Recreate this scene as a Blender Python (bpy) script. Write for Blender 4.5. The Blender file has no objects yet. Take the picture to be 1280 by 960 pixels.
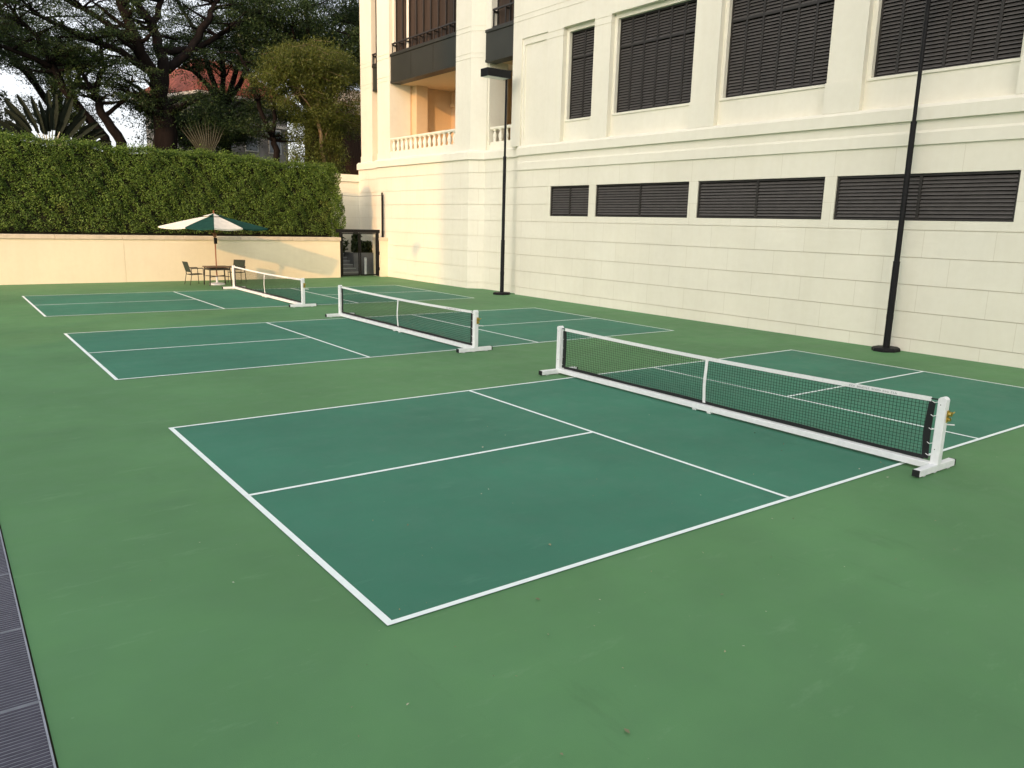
import bpy, math, random
import numpy as np
from mathutils import Vector, Matrix
S = bpy.context.scene
COL = S.collection
R = math.radians
rng = np.random.default_rng(7)
random.seed(7)

# ------------------------------------------------------------------ materials
def new_mat(name):
    m = bpy.data.materials.new(name); m.use_nodes = True
    nt = m.node_tree; b = nt.nodes['Principled BSDF']
    return m, nt, b
def nd(nt, t, **kw):
    n = nt.nodes.new(t)
    for k, v in kw.items():
        if k in n.inputs: n.inputs[k].default_value = v
        else: setattr(n, k, v)
    return n
def mix_rgb(nt, fac, a, b, mode='MIX'):
    n = nt.nodes.new('ShaderNodeMix'); n.data_type = 'RGBA'; n.blend_type = mode
    for sock, v in ((n.inputs['Factor'], fac), (n.inputs['A'], a), (n.inputs['B'], b)):
        pass
    fi, ai, bi = n.inputs[0], n.inputs[6], n.inputs[7]
    for s, v in ((fi, fac), (ai, a), (bi, b)):
        if hasattr(v, 'is_linked') or isinstance(v, bpy.types.NodeSocket): nt.links.new(v, s)
        else: s.default_value = v if s is fi else (*v, 1) if len(v) == 3 else v
    return n.outputs[2]
def ramp(nt, src, stops):
    r = nt.nodes.new('ShaderNodeValToRGB'); nt.links.new(src, r.inputs[0])
    el = r.color_ramp.elements
    while len(el) < len(stops): el.new(.5)
    for e, (p, c) in zip(el, stops): e.position = p; e.color = (*c, 1) if len(c) == 3 else c
    return r.outputs[0]
def objco(nt):
    return nt.nodes.new('ShaderNodeTexCoord').outputs['Object']
def geopos(nt):
    return nt.nodes.new('ShaderNodeNewGeometry').outputs['Position']
def noise(nt, co, scale, detail=4, rough=.55, out='Fac'):
    n = nd(nt, 'ShaderNodeTexNoise', Scale=scale, Detail=detail, Roughness=rough)
    nt.links.new(co, n.inputs['Vector']); return n.outputs[out]
def bump(nt, b, h, strength=.2, dist=.01):
    n = nd(nt, 'ShaderNodeBump', Strength=strength, Distance=dist)
    nt.links.new(h, n.inputs['Height']); nt.links.new(n.outputs[0], b.inputs['Normal'])
def varied(name, c, var=.12, scale=3., rough=.6, spec=.3, metallic=0., bstr=0., bscale=60., stretch=None):
    m, nt, b = new_mat(name)
    co = geopos(nt)
    if stretch:
        mp = nd(nt, 'ShaderNodeMapping'); mp.inputs['Scale'].default_value = stretch
        nt.links.new(co, mp.inputs[0]); co = mp.outputs[0]
    f = noise(nt, co, scale, 6, .6)
    lo = tuple(x*(1-var) for x in c); hi = tuple(min(1, x*(1+var)) for x in c)
    nt.links.new(ramp(nt, f, [(.3, lo), (.7, hi)]), b.inputs['Base Color'])
    b.inputs['Roughness'].default_value = rough
    b.inputs['Specular IOR Level'].default_value = spec
    b.inputs['Metallic'].default_value = metallic
    if bstr: bump(nt, b, noise(nt, geopos(nt), bscale, 5), bstr, .01)
    return m
def plaster(name, c, joints=False):
    """painted block render: faint staining, faint vertical block joints"""
    m, nt, b = new_mat(name)
    co = geopos(nt)
    f1 = noise(nt, co, .45, 5, .6); f2 = noise(nt, co, 6., 4, .6)
    lo = tuple(x*.94 for x in c); hi = tuple(min(1, x*1.03) for x in c)
    base = ramp(nt, f1, [(.3, lo), (.7, hi)])
    base = mix_rgb(nt, .5, base, ramp(nt, f2, [(.25, (.93,.92,.9)), (.75, (1,1,1))]), 'MULTIPLY')
    # rain streaks: long vertical marks of paint weathering
    mp = nd(nt, 'ShaderNodeMapping'); mp.inputs['Scale'].default_value = (2.4, 2.4, .09)
    nt.links.new(co, mp.inputs[0])
    st = noise(nt, mp.outputs[0], 1.6, 6, .65)
    base = mix_rgb(nt, .28, base, ramp(nt, st, [(.36, (.95,.94,.90)), (.56, (1,1,1))]), 'MULTIPLY')
    hgt = noise(nt, co, 90., 4, .6)
    if joints:
        sx = nt.nodes.new('ShaderNodeSeparateXYZ'); nt.links.new(co, sx.inputs[0])
        zo = nd(nt, 'ShaderNodeMath', operation='SUBTRACT'); nt.links.new(sx.outputs[2], zo.inputs[0]); zo.inputs[1].default_value = .30-.624*4
        cx = nt.nodes.new('ShaderNodeCombineXYZ'); nt.links.new(sx.outputs[1], cx.inputs[0]); nt.links.new(zo.outputs[0], cx.inputs[1])
        br = nd(nt, 'ShaderNodeTexBrick', Scale=1.0); br.offset = .42; br.offset_frequency = 2
        br.inputs['Color1'].default_value = (1,1,1,1); br.inputs['Color2'].default_value = (.975,.97,.955,1)
        br.inputs['Mortar'].default_value = (.80,.775,.72,1)
        br.inputs['Mortar Size'].default_value = .008; br.inputs['Mortar Smooth'].default_value = .3
        br.inputs['Brick Width'].default_value = 1.52; br.inputs['Row Height'].default_value = .624
        nt.links.new(cx.outputs[0], br.inputs['Vector'])
        base = mix_rgb(nt, .7, base, br.outputs['Color'], 'MULTIPLY')
    nt.links.new(base, b.inputs['Base Color'])
    b.inputs['Roughness'].default_value = .75; b.inputs['Specular IOR Level'].default_value = .25
    bump(nt, b, hgt, .12, .006)
    return m
def court_mat(name, c, worn):
    m, nt, b = new_mat(name)
    co = geopos(nt)
    f1 = noise(nt, co, .35, 5, .6); f2 = noise(nt, co, 2.2, 5, .65); f3 = noise(nt, co, 160., 3, .6)
    lo = tuple(x*.84 for x in c); hi = tuple(x*1.13 for x in c)
    base = ramp(nt, f1, [(.3, lo), (.7, hi)])
    base = mix_rgb(nt, .7, base, ramp(nt, f2, [(.3, (.86,.88,.92)), (.7, (1.0,1.0,1.0))]), 'MULTIPLY')
    # squeegee passes of the coating, running along the courts
    mp = nd(nt, 'ShaderNodeMapping'); mp.inputs['Scale'].default_value = (.12, 1.5, 1); mp.inputs['Rotation'].default_value = (0,0,R(4))
    nt.links.new(co, mp.inputs[0])
    base = mix_rgb(nt, .5, base, ramp(nt, noise(nt, mp.outputs[0], 1.3, 4, .6), [(.35, (.90,.93,.93)), (.65, (1,1,1))]), 'MULTIPLY')
    # dusty scuffs and drag marks
    mp2 = nd(nt, 'ShaderNodeMapping'); mp2.inputs['Scale'].default_value = (.5, 1.6, 1); mp2.inputs['Rotation'].default_value = (0,0,R(-55))
    nt.links.new(co, mp2.inputs[0])
    sc = ramp(nt, noise(nt, mp2.outputs[0], 2.4, 9, .72), [(.58, (0,0,0)), (.80, (1,1,1))])
    base = mix_rgb(nt, sc, base, worn)
    mp3 = nd(nt, 'ShaderNodeMapping'); mp3.inputs['Scale'].default_value = (1.2, .35, 1); mp3.inputs['Rotation'].default_value = (0,0,R(25))
    nt.links.new(co, mp3.inputs[0])
    dk = ramp(nt, noise(nt, mp3.outputs[0], 1.7, 8, .7), [(.60, (0,0,0)), (.78, (.7,.7,.7))])
    base = mix_rgb(nt, dk, base, tuple(x*.72 for x in c))
    vs_ = nd(nt, 'ShaderNodeTexVoronoi', Scale=3.2); nt.links.new(co, vs_.inputs['Vector'])   # pale ball marks and drops
    vd = ramp(nt, vs_.outputs['Distance'], [(.022, (.55,.55,.55)), (.035, (0,0,0))])
    base = mix_rgb(nt, vd, base, worn)
    sp = ramp(nt, f3, [(.62, (0,0,0)), (.72, (.5,.5,.5))])
    base = mix_rgb(nt, sp, base, tuple(x*1.25 for x in c))
    nt.links.new(base, b.inputs['Base Color'])
    rr = ramp(nt, f2, [(.3, (.62,)*3), (.7, (.80,)*3)])
    nt.links.new(rr, b.inputs['Roughness']); b.inputs['Specular IOR Level'].default_value = .35
    bump(nt, b, f3, .25, .004)
    return m
def leaf_mat(name, stops, trans=.25, patch=None, rough=.5):
    m, nt, b = new_mat(name)
    g = nt.nodes.new('ShaderNodeNewGeometry')
    col = ramp(nt, g.outputs['Random Per Island'], stops)
    f = noise(nt, g.outputs['Position'], .8, 4, .6)
    col = mix_rgb(nt, .6, col, ramp(nt, f, [(.3, (.6,.62,.55)), (.7, (1.1,1.1,1.0))]), 'MULTIPLY')
    if patch:
        pf = ramp(nt, noise(nt, g.outputs['Position'], .9, 5, .6), [(.60, (0,0,0)), (.74, (.75,)*3)])
        rf = nd(nt, 'ShaderNodeMath', operation='GREATER_THAN'); nt.links.new(g.outputs['Random Per Island'], rf.inputs[0]); rf.inputs[1].default_value = .45
        mu = nd(nt, 'ShaderNodeMath', operation='MULTIPLY'); nt.links.new(pf, mu.inputs[0]); nt.links.new(rf.outputs[0], mu.inputs[1])
        col = mix_rgb(nt, mu.outputs[0], col, patch)
    nt.links.new(col, b.inputs['Base Color']); b.inputs['Roughness'].default_value = rough
    b.inputs['Specular IOR Level'].default_value = .35
    t = nt.nodes.new('ShaderNodeBsdfTranslucent'); nt.links.new(col, t.inputs[0])
    mx = nt.nodes.new('ShaderNodeMixShader'); mx.inputs[0].default_value = trans
    nt.links.new(b.outputs[0], mx.inputs[1]); nt.links.new(t.outputs[0], mx.inputs[2])
    nt.links.new(mx.outputs[0], nt.nodes['Material Output'].inputs[0])
    return m

CREAM = (.80, .775, .655)
M = dict(
 cream=plaster('cream_plaster', CREAM), block=plaster('cream_block', CREAM, True),
 yellow=plaster('boundary_plaster', (.80,.72,.54)), coping=varied('coping_stone', (.60,.52,.40), .12, 4, .8),
 peach=plaster('loggia_plaster', (.66,.50,.31)),
 outer=court_mat('outer_coating', (.097,.238,.092), (.14,.285,.135)),
 inner=court_mat('inner_coating', (.045,.195,.118), (.07,.225,.145)),
 line=varied('line_paint', (.83,.91,.875), .05, 9, .7, .3),
 soil=varied('soil', (.055,.042,.03), .4, 3, .95, .1, bstr=.6, bscale=8),
 ground=varied('earth', (.07,.075,.04), .35, .6, .95, .1, bstr=.4, bscale=4),
 paving=varied('paving', (.24,.23,.22), .15, 2, .85),
 black=varied('black_paint', (.007,.007,.008), .25, 8, .6, .22),
 louvre=varied('louvre_paint', (.082,.076,.070), .15, 5, .42, .5),
 louvre_dark=varied('louvre_frame_paint', (.022,.019,.016), .2, 5, .5, .4),
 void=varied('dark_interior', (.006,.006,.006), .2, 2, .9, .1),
 spandrel=varied('spandrel_paint', (.030,.031,.024), .15, 1.2, .5, .4),
 curtain=varied('brown_curtain', (.050,.035,.026), .35, 7, .8, .2, stretch=(1,1,.03)),
 bronze=varied('bronze_frame', (.028,.024,.020), .15, 4, .45, .5),
 white=varied('white_powder_coat', (.80,.82,.82), .05, 14, .4, .45),
 grey_metal=varied('dull_aluminium', (.55,.57,.58), .08, 10, .4, .5),
 tape=varied('white_webbing', (.78,.79,.78), .07, 30, .8, .2),
 net=varied('net_cord', (.010,.014,.014), .2, 20, .8, .2), nblack=varied('black_vinyl', (.009,.010,.011), .3, 12, .5, .4),
 print=varied('printed_ink', (.22,.23,.25), .2, 40, .8, .1),
 brass=varied('brass', (.55,.40,.10), .2, 30, .3, .5, 1.),
 wood=varied('umbrella_wood', (.27,.11,.05), .25, 12, .5, .4, stretch=(1,1,.2)),
 tabletop=varied('brown_table', (.11,.065,.04), .2, 9, .5, .4),
 canvas_w=varied('white_canvas', (.72,.70,.62), .06, 4, .85, .1), canvas_g=varied('green_canvas', (.012,.055,.044), .15, 4, .85, .1),
 chair_metal=varied('chair_metal', (.035,.035,.028), .2, 8, .45, .4), sling=varied('chair_sling', (.040,.055,.042), .2, 30, .8, .2),
 lens=varied('lamp_lens', (.62,.66,.66), .05, 5, .3, .5),
 grate=varied('grate_metal', (.068,.064,.088), .2, 9, .55, .4, .3), grate_edge=varied('grate_edge', (.34,.36,.40), .15, 8, .45, .5, .6),
 bark=varied('dark_bark', (.013,.010,.009), .4, 3, .95, .1, bstr=.7, bscale=9, stretch=(1,1,.3)),
 bark_pale=varied('pale_bark', (.22,.17,.11), .3, 4, .9, .1, bstr=.5, bscale=9),
 tile=varied('roof_tile', (.20,.068,.052), .6, 4, .85, .15), housewall=varied('house_wall', (.25,.24,.22), .35, 1.2, .9, .1),
 eave=varied('eave_paint', (.62,.60,.54), .1, 2, .8), brown=varied('brown_boards', (.05,.032,.024), .35, 6, .85, .1, stretch=(3,3,.15)),
 step=varied('grey_step', (.20,.20,.20), .15, 3, .85), stepnose=varied('step_edge', (.45,.45,.44), .1, 3, .8),
 far=plaster('far_building', (.60,.57,.50)), farglass=varied('far_glass', (.12,.14,.15), .2, 1, .3, .5),
 branches=varied('hedge_dark_core', (.020,.022,.012), .4, 6, .95, .1, bstr=.6, bscale=12),  # hedge core: shade between the leaves put into a dark colour
 petiole=varied('palm_stalk', (.50,.48,.36), .15, 6, .6),
)
# gate infill: tinted glass
m, nt, b = new_mat('gate_glass'); b.inputs['Base Color'].default_value = (.86,.89,.88,1); b.inputs['Transmission Weight'].default_value = 1.
b.inputs['Roughness'].default_value = .02; b.inputs['IOR'].default_value = 1.05; M['glass'] = m
m, nt, b = new_mat('window_glass'); b.inputs['Base Color'].default_value = (.03,.035,.035,1); b.inputs['Roughness'].default_value = .08
b.inputs['Specular IOR Level'].default_value = .6; M['wglass'] = m
M['hedge_leaf'] = leaf_mat('hedge_leaf', [(0, (.050,.098,.017)), (.5, (.130,.218,.036)), (1, (.235,.345,.066))], .3, (.22,.19,.05))
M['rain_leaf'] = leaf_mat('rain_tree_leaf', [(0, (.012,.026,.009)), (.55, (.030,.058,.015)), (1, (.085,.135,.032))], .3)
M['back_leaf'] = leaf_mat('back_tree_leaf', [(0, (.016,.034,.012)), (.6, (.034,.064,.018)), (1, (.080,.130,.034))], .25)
M['light_leaf'] = leaf_mat('feathery_leaf', [(0, (.060,.085,.014)), (.5, (.105,.135,.022)), (1, (.160,.180,.036))], .3)
M['palm_leaf'] = leaf_mat('palm_leaf', [(0, (.006,.010,.006)), (1, (.016,.024,.010))], .08, None, .85)
M['fan_leaf'] = leaf_mat('fan_palm_leaf', [(0, (.06,.06,.045)), (1, (.13,.125,.09))], .1)
M['shrub_leaf'] = leaf_mat('shrub_leaf', [(0, (.022,.040,.012)), (1, (.055,.085,.022))], .2)
M['litter'] = leaf_mat('fallen_leaf', [(0, (.10,.07,.03)), (.6, (.33,.33,.20)), (1, (.55,.56,.48))], .05)

# ------------------------------------------------------------------ object helpers
def tag(o, label=None, cat=None, group=None, kind=None):
    for k, v in (('label', label), ('category', cat), ('group', group), ('kind', kind)):
        if v: o[k] = v
    return o
def empty(name, loc, label, cat, group=None, rz=0):
    o = bpy.data.objects.new(name, None); COL.objects.link(o); o.location = loc; o.rotation_euler.z = rz
    o.empty_display_size = .2
    return tag(o, label, cat, group)
WLOC = {}
def wloc(o):
    v = Vector((0,0,0))
    while o is not None: v = v + o.location; o = o.parent
    return v
class MB:
    def __init__(s): s.v = []; s.f = []; s.mi = []
    def add(s, vs, fs, mi=0):
        n = len(s.v); s.v += [tuple(map(float, x)) for x in vs]
        s.f += [tuple(i+n for i in f) for f in fs]; s.mi += [mi]*len(fs); return s
    def box(s, x0, x1, y0, y1, z0, z1, mi=0):
        vs = [(x,y,z) for z in (z0,z1) for x,y in ((x0,y0),(x1,y0),(x1,y1),(x0,y1))]
        return s.add(vs, [(3,2,1,0),(4,5,6,7),(0,1,5,4),(1,2,6,5),(2,3,7,6),(3,0,4,7)], mi)
    def bbox(s, x0, x1, y0, y1, z0, z1, c=.006, mi=0):
        """box with chamfered vertical and top edges"""
        def ring(x0,x1,y0,y1,z,c): return [(x0+c,y0,z),(x1-c,y0,z),(x1,y0+c,z),(x1,y1-c,z),(x1-c,y1,z),(x0+c,y1,z),(x0,y1-c,z),(x0,y0+c,z)]
        vs = ring(x0,x1,y0,y1,z0,c)+ring(x0,x1,y0,y1,z1-c,c)+ring(x0+c,x1-c,y0+c,y1-c,z1,c)
        fs = [tuple(range(7,-1,-1)), tuple(range(16,24))]
        for k in range(2):
            for i in range(8): j=(i+1)%8; fs.append((k*8+i,k*8+j,(k+1)*8+j,(k+1)*8+i))
        return s.add(vs, fs, mi)
    def loft(s, pa, za, pb, zb, mi=0, caps=True):
        n = len(pa)
        vs = [(x,y,za) for x,y in pa]+[(x,y,zb) for x,y in pb]
        fs = [(i,(i+1)%n,n+(i+1)%n,n+i) for i in range(n)]
        if caps: fs += [tuple(range(n-1,-1,-1)), tuple(range(n,2*n))]
        return s.add(vs, fs, mi)
    def prism(s, p, z0, z1, mi=0): return s.loft(p, z0, p, z1, mi)
    def extr_y(s, prof, y0, y1, mi=0):
        n = len(prof); vs = [(x,y0,z) for x,z in prof]+[(x,y1,z) for x,z in prof]
        return s.add(vs, [(i,(i+1)%n,n+(i+1)%n,n+i) for i in range(n)]+[tuple(range(n-1,-1,-1)), tuple(range(n,2*n))], mi)
    def tube(s, pts, rad, n=10, mi=0, cap=True):
        pts = [Vector(p) for p in pts]
        if not hasattr(rad, '__len__'): rad = [rad]*len(pts)
        vs = []; pu = None
        for i, p in enumerate(pts):
            d = (pts[min(i+1,len(pts)-1)]-pts[max(i-1,0)]).normalized()
            if pu is None:
                pu = Vector((0,0,1)) if abs(d.z) < .9 else Vector((1,0,0))
            u = (pu - d*pu.dot(d))
            u = u.normalized() if u.length > 1e-6 else d.orthogonal().normalized()
            pu = u; w = d.cross(u)
            for k in range(n):
                a = 2*math.pi*k/n; vs.append(p+(u*math.cos(a)+w*math.sin(a))*rad[i])
        fs = []
        for i in range(len(pts)-1):
            for k in range(n):
                j=(k+1)%n; fs.append((i*n+k,i*n+j,(i+1)*n+j,(i+1)*n+k))
        if cap: fs += [tuple(range(n-1,-1,-1)), tuple(range((len(pts)-1)*n, len(pts)*n))]
        return s.add(vs, fs, mi)
    def lathe(s, c, prof, n=14, mi=0):
        x,y,z = c; vs=[]; m=len(prof)
        for r,h in prof:
            for k in range(n): a=2*math.pi*k/n; vs.append((x+r*math.cos(a), y+r*math.sin(a), z+h))
        fs=[(i*n+k,i*n+(k+1)%n,(i+1)*n+(k+1)%n,(i+1)*n+k) for i in range(m-1) for k in range(n)]
        fs += [tuple(range(n-1,-1,-1)), tuple(range((m-1)*n,m*n))]
        return s.add(vs, fs, mi)
    def beam(s, a, b, w, h, mi=0, up=(0,0,1)):
        a=Vector(a); b=Vector(b); d=(b-a).normalized(); u=Vector(up)
        if abs(d.dot(u))>.95: u=Vector((1,0,0))
        r=d.cross(u).normalized(); u=r.cross(d)
        vs=[p+r*sx*w/2+u*sz*h/2 for p in (a,b) for sx,sz in ((-1,-1),(1,-1),(1,1),(-1,1))]
        return s.add(vs, [(3,2,1,0),(4,5,6,7),(0,1,5,4),(1,2,6,5),(2,3,7,6),(3,0,4,7)], mi)
    def build(s, name, mats, parent=None, world=True, smooth=False):
        me = bpy.data.meshes.new(name)
        off = wloc(parent) if (parent and world) else Vector((0,0,0))
        me.from_pydata([(x-off.x, y-off.y, z-off.z) for x,y,z in s.v], [], s.f)
        for m in (mats if isinstance(mats, (list,tuple)) else [mats]): me.materials.append(M[m])
        me.polygons.foreach_set('material_index', s.mi)
        if smooth: me.polygons.foreach_set('use_smooth', [True]*len(s.f))
        me.update()
        import bmesh
        bm = bmesh.new(); bm.from_mesh(me); bmesh.ops.recalc_face_normals(bm, faces=bm.faces); bm.to_mesh(me); bm.free()
        o = bpy.data.objects.new(name, me); COL.objects.link(o)
        if parent: o.parent = parent
        return o
def copy_tree(o, parent=None):
    c = o.copy(); COL.objects.link(c)
    if parent: c.parent = parent
    for ch in list(o.children): copy_tree(ch, c)
    return c
def quads_object(name, P, mat, parent=None, off=(0,0,0)):
    """P: (N,4,3) quads -> one mesh"""
    P = np.asarray(P, dtype=np.float32) - np.asarray(off, dtype=np.float32)
    n = len(P); me = bpy.data.meshes.new(name)
    me.vertices.add(n*4); me.vertices.foreach_set('co', P.reshape(-1))
    me.loops.add(n*4); me.loops.foreach_set('vertex_index', np.arange(n*4, dtype=np.int32))
    me.polygons.add(n); me.polygons.foreach_set('loop_start', np.arange(0, n*4, 4, dtype=np.int32))
    me.polygons.foreach_set('loop_total', np.full(n, 4, dtype=np.int32))
    me.materials.append(M[mat]); me.update(calc_edges=True); me.validate()
    o = bpy.data.objects.new(name, me); COL.objects.link(o)
    if parent: o.parent = parent
    return o
def leaf_quads(C, L, Wd, axis=None, spread=1., normal_bias=None):
    """rhombic leaves at C (N,3): length L, width Wd (arrays), long axis random about axis"""
    n = len(C)
    a = rng.normal(size=(n,3))
    if axis is not None: a = a*spread + axis
    a /= np.linalg.norm(a, axis=1, keepdims=True)+1e-9
    nn = rng.normal(size=(n,3))
    if normal_bias is not None: nn = nn + normal_bias
    b = np.cross(nn, a); b /= np.linalg.norm(b, axis=1, keepdims=True)+1e-9
    h = np.cross(a, b)
    L = np.broadcast_to(L, (n,))[:,None]; Wd = np.broadcast_to(Wd, (n,))[:,None]
    bend = h*L*.12
    return np.stack([C-a*L/2-bend, C+b*Wd/2, C+a*L/2-bend, C-b*Wd/2], axis=1)

# ------------------------------------------------------------------ ground and courts
tag(MB().box(-400,400,-300,500,-1.2,-.03).build('ground', 'ground'), kind='structure')
tag(MB().add([(-2.0,-14,0),(16.6,-14,0),(16.6,34.1,0),(-2.0,34.1,0)], [(0,1,2,3)]).build('court_pad', 'outer'), kind='structure')
# the pad goes on west of the drain at the far end only beyond the photograph; paving lies beyond the drain
tag(MB().box(-9.,-2.46,-14,6.2,-.4,.0).build('terrace_paving', 'paving'), kind='structure')
tag(MB().add([(-24.,6.2,0),(-2.0,6.2,0),(-2.0,34.1,0),(-24.,34.1,0)], [(0,1,2,3)]).build('court_pad', 'outer'), kind='structure')
CW, CL, S1, S2 = 6.096, 13.586, 4.6486, 8.9706
LW = .05
def court(ox, oy):
    z = .004
    tag(MB().add([(ox,oy,z),(ox+CL,oy,z),(ox+CL,oy+CW,z),(ox,oy+CW,z)], [(0,1,2,3)]).build('court_surface', 'inner'), kind='structure')
    b = MB(); z = .008
    def rect(x0,x1,y0,y1): b.add([(ox+x0,oy+y0,z),(ox+x1,oy+y0,z),(ox+x1,oy+y1,z),(ox+x0,oy+y1,z)], [(0,1,2,3)])
    rect(0, CL, 0, LW); rect(0, CL, CW-LW, CW)
    rect(0, .058, LW, CW-LW); rect(CL-.05, CL, LW, CW-LW)
    for s in (S1, S2): rect(s-LW/2, s+LW/2, LW, CW-LW)
    rect(.058, S1-LW/2, CW/2-LW/2, CW/2+LW/2); rect(S2+LW/2, CL-.05, CW/2-LW/2, CW/2+LW/2)
    tag(b.build('court_lines', 'line'), kind='structure')
COURTS = [(0,0), (-.0006, 9.6725), (-.0098, 19.2787)]
for c in COURTS: court(*c)
# drain along the terrace edge
PL = .98
for k in range(-4, 8):
    y0 = 1.31-PL+k*PL*1.0
    y0 = .335 + k*PL
    if y0 > 6.1: break
    root = empty('drain_grate', (-2.22, y0+PL/2, 0), '', 'drain grate', 'drain grates along the court edge')
    e = MB(); e.box(-2.021,-2.011, y0+.003, y0+PL-.003, -.03, .012); e.box(-2.45,-2.44, y0+.003, y0+PL-.003, -.03, .012)
    e.box(-2.44,-2.021, y0+.003, y0+.008, -.03, .010); e.box(-2.44,-2.021, y0+PL-.008, y0+PL-.003, -.03, .010)
    e.build('frame', 'grate_edge', root)
    n = 31; g = MB()
    for i in range(n):
        yy = y0+.024+(PL-.048)*i/(n-1)
        g.box(-2.4395,-2.0215, yy-.0105, yy+.0085, -.028, .006, 0)
        g.box(-2.439,-2.022, yy+.0085, yy+.0115, -.028, .0085, 1)
    g.build('bars', ['grate','grate_edge'], root)
    MB().box(-2.4395,-2.0215, y0+.016, y0+PL-.016, -.029, -.024).build('trough', 'void', root)
    lab = {-1:'ribbed grey drain grate at the bottom left corner of the court, nearest one', 0:'ribbed grey drain grate along the court edge, second from the corner nearest the viewer'}
    root['label'] = lab.get(k, 'ribbed grey drain grate further along the left court edge' if k > 0 else 'ribbed grey drain grate beside the terrace, behind the viewer')
def scatter_litter():
    n = 150
    C = np.column_stack([rng.uniform(-1.6, 15.5, n), rng.uniform(-2.5, 28., n)**1.0, np.full(n, .016)])
    n2 = 120
    C2 = np.column_stack([rng.uniform(-1, 9, n2), rng.uniform(-3.4, 3., n2), np.full(n2, .016)])
    C = np.vstack([C, C2])
    L = rng.uniform(.010, .036, len(C))*rng.choice([.8,1.,1.5], len(C), p=[.5,.4,.1])
    q = leaf_quads(C, L, L*.55, axis=None, normal_bias=np.array([0,0,6.]))
    q[:,:,2] = np.clip(q[:,:,2], .011, .03)
    tag(quads_object('leaf_litter', q, 'litter'), 'tiny dry leaves and bits scattered over the green court surface', 'leaf litter', kind='stuff')
scatter_litter()

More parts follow.
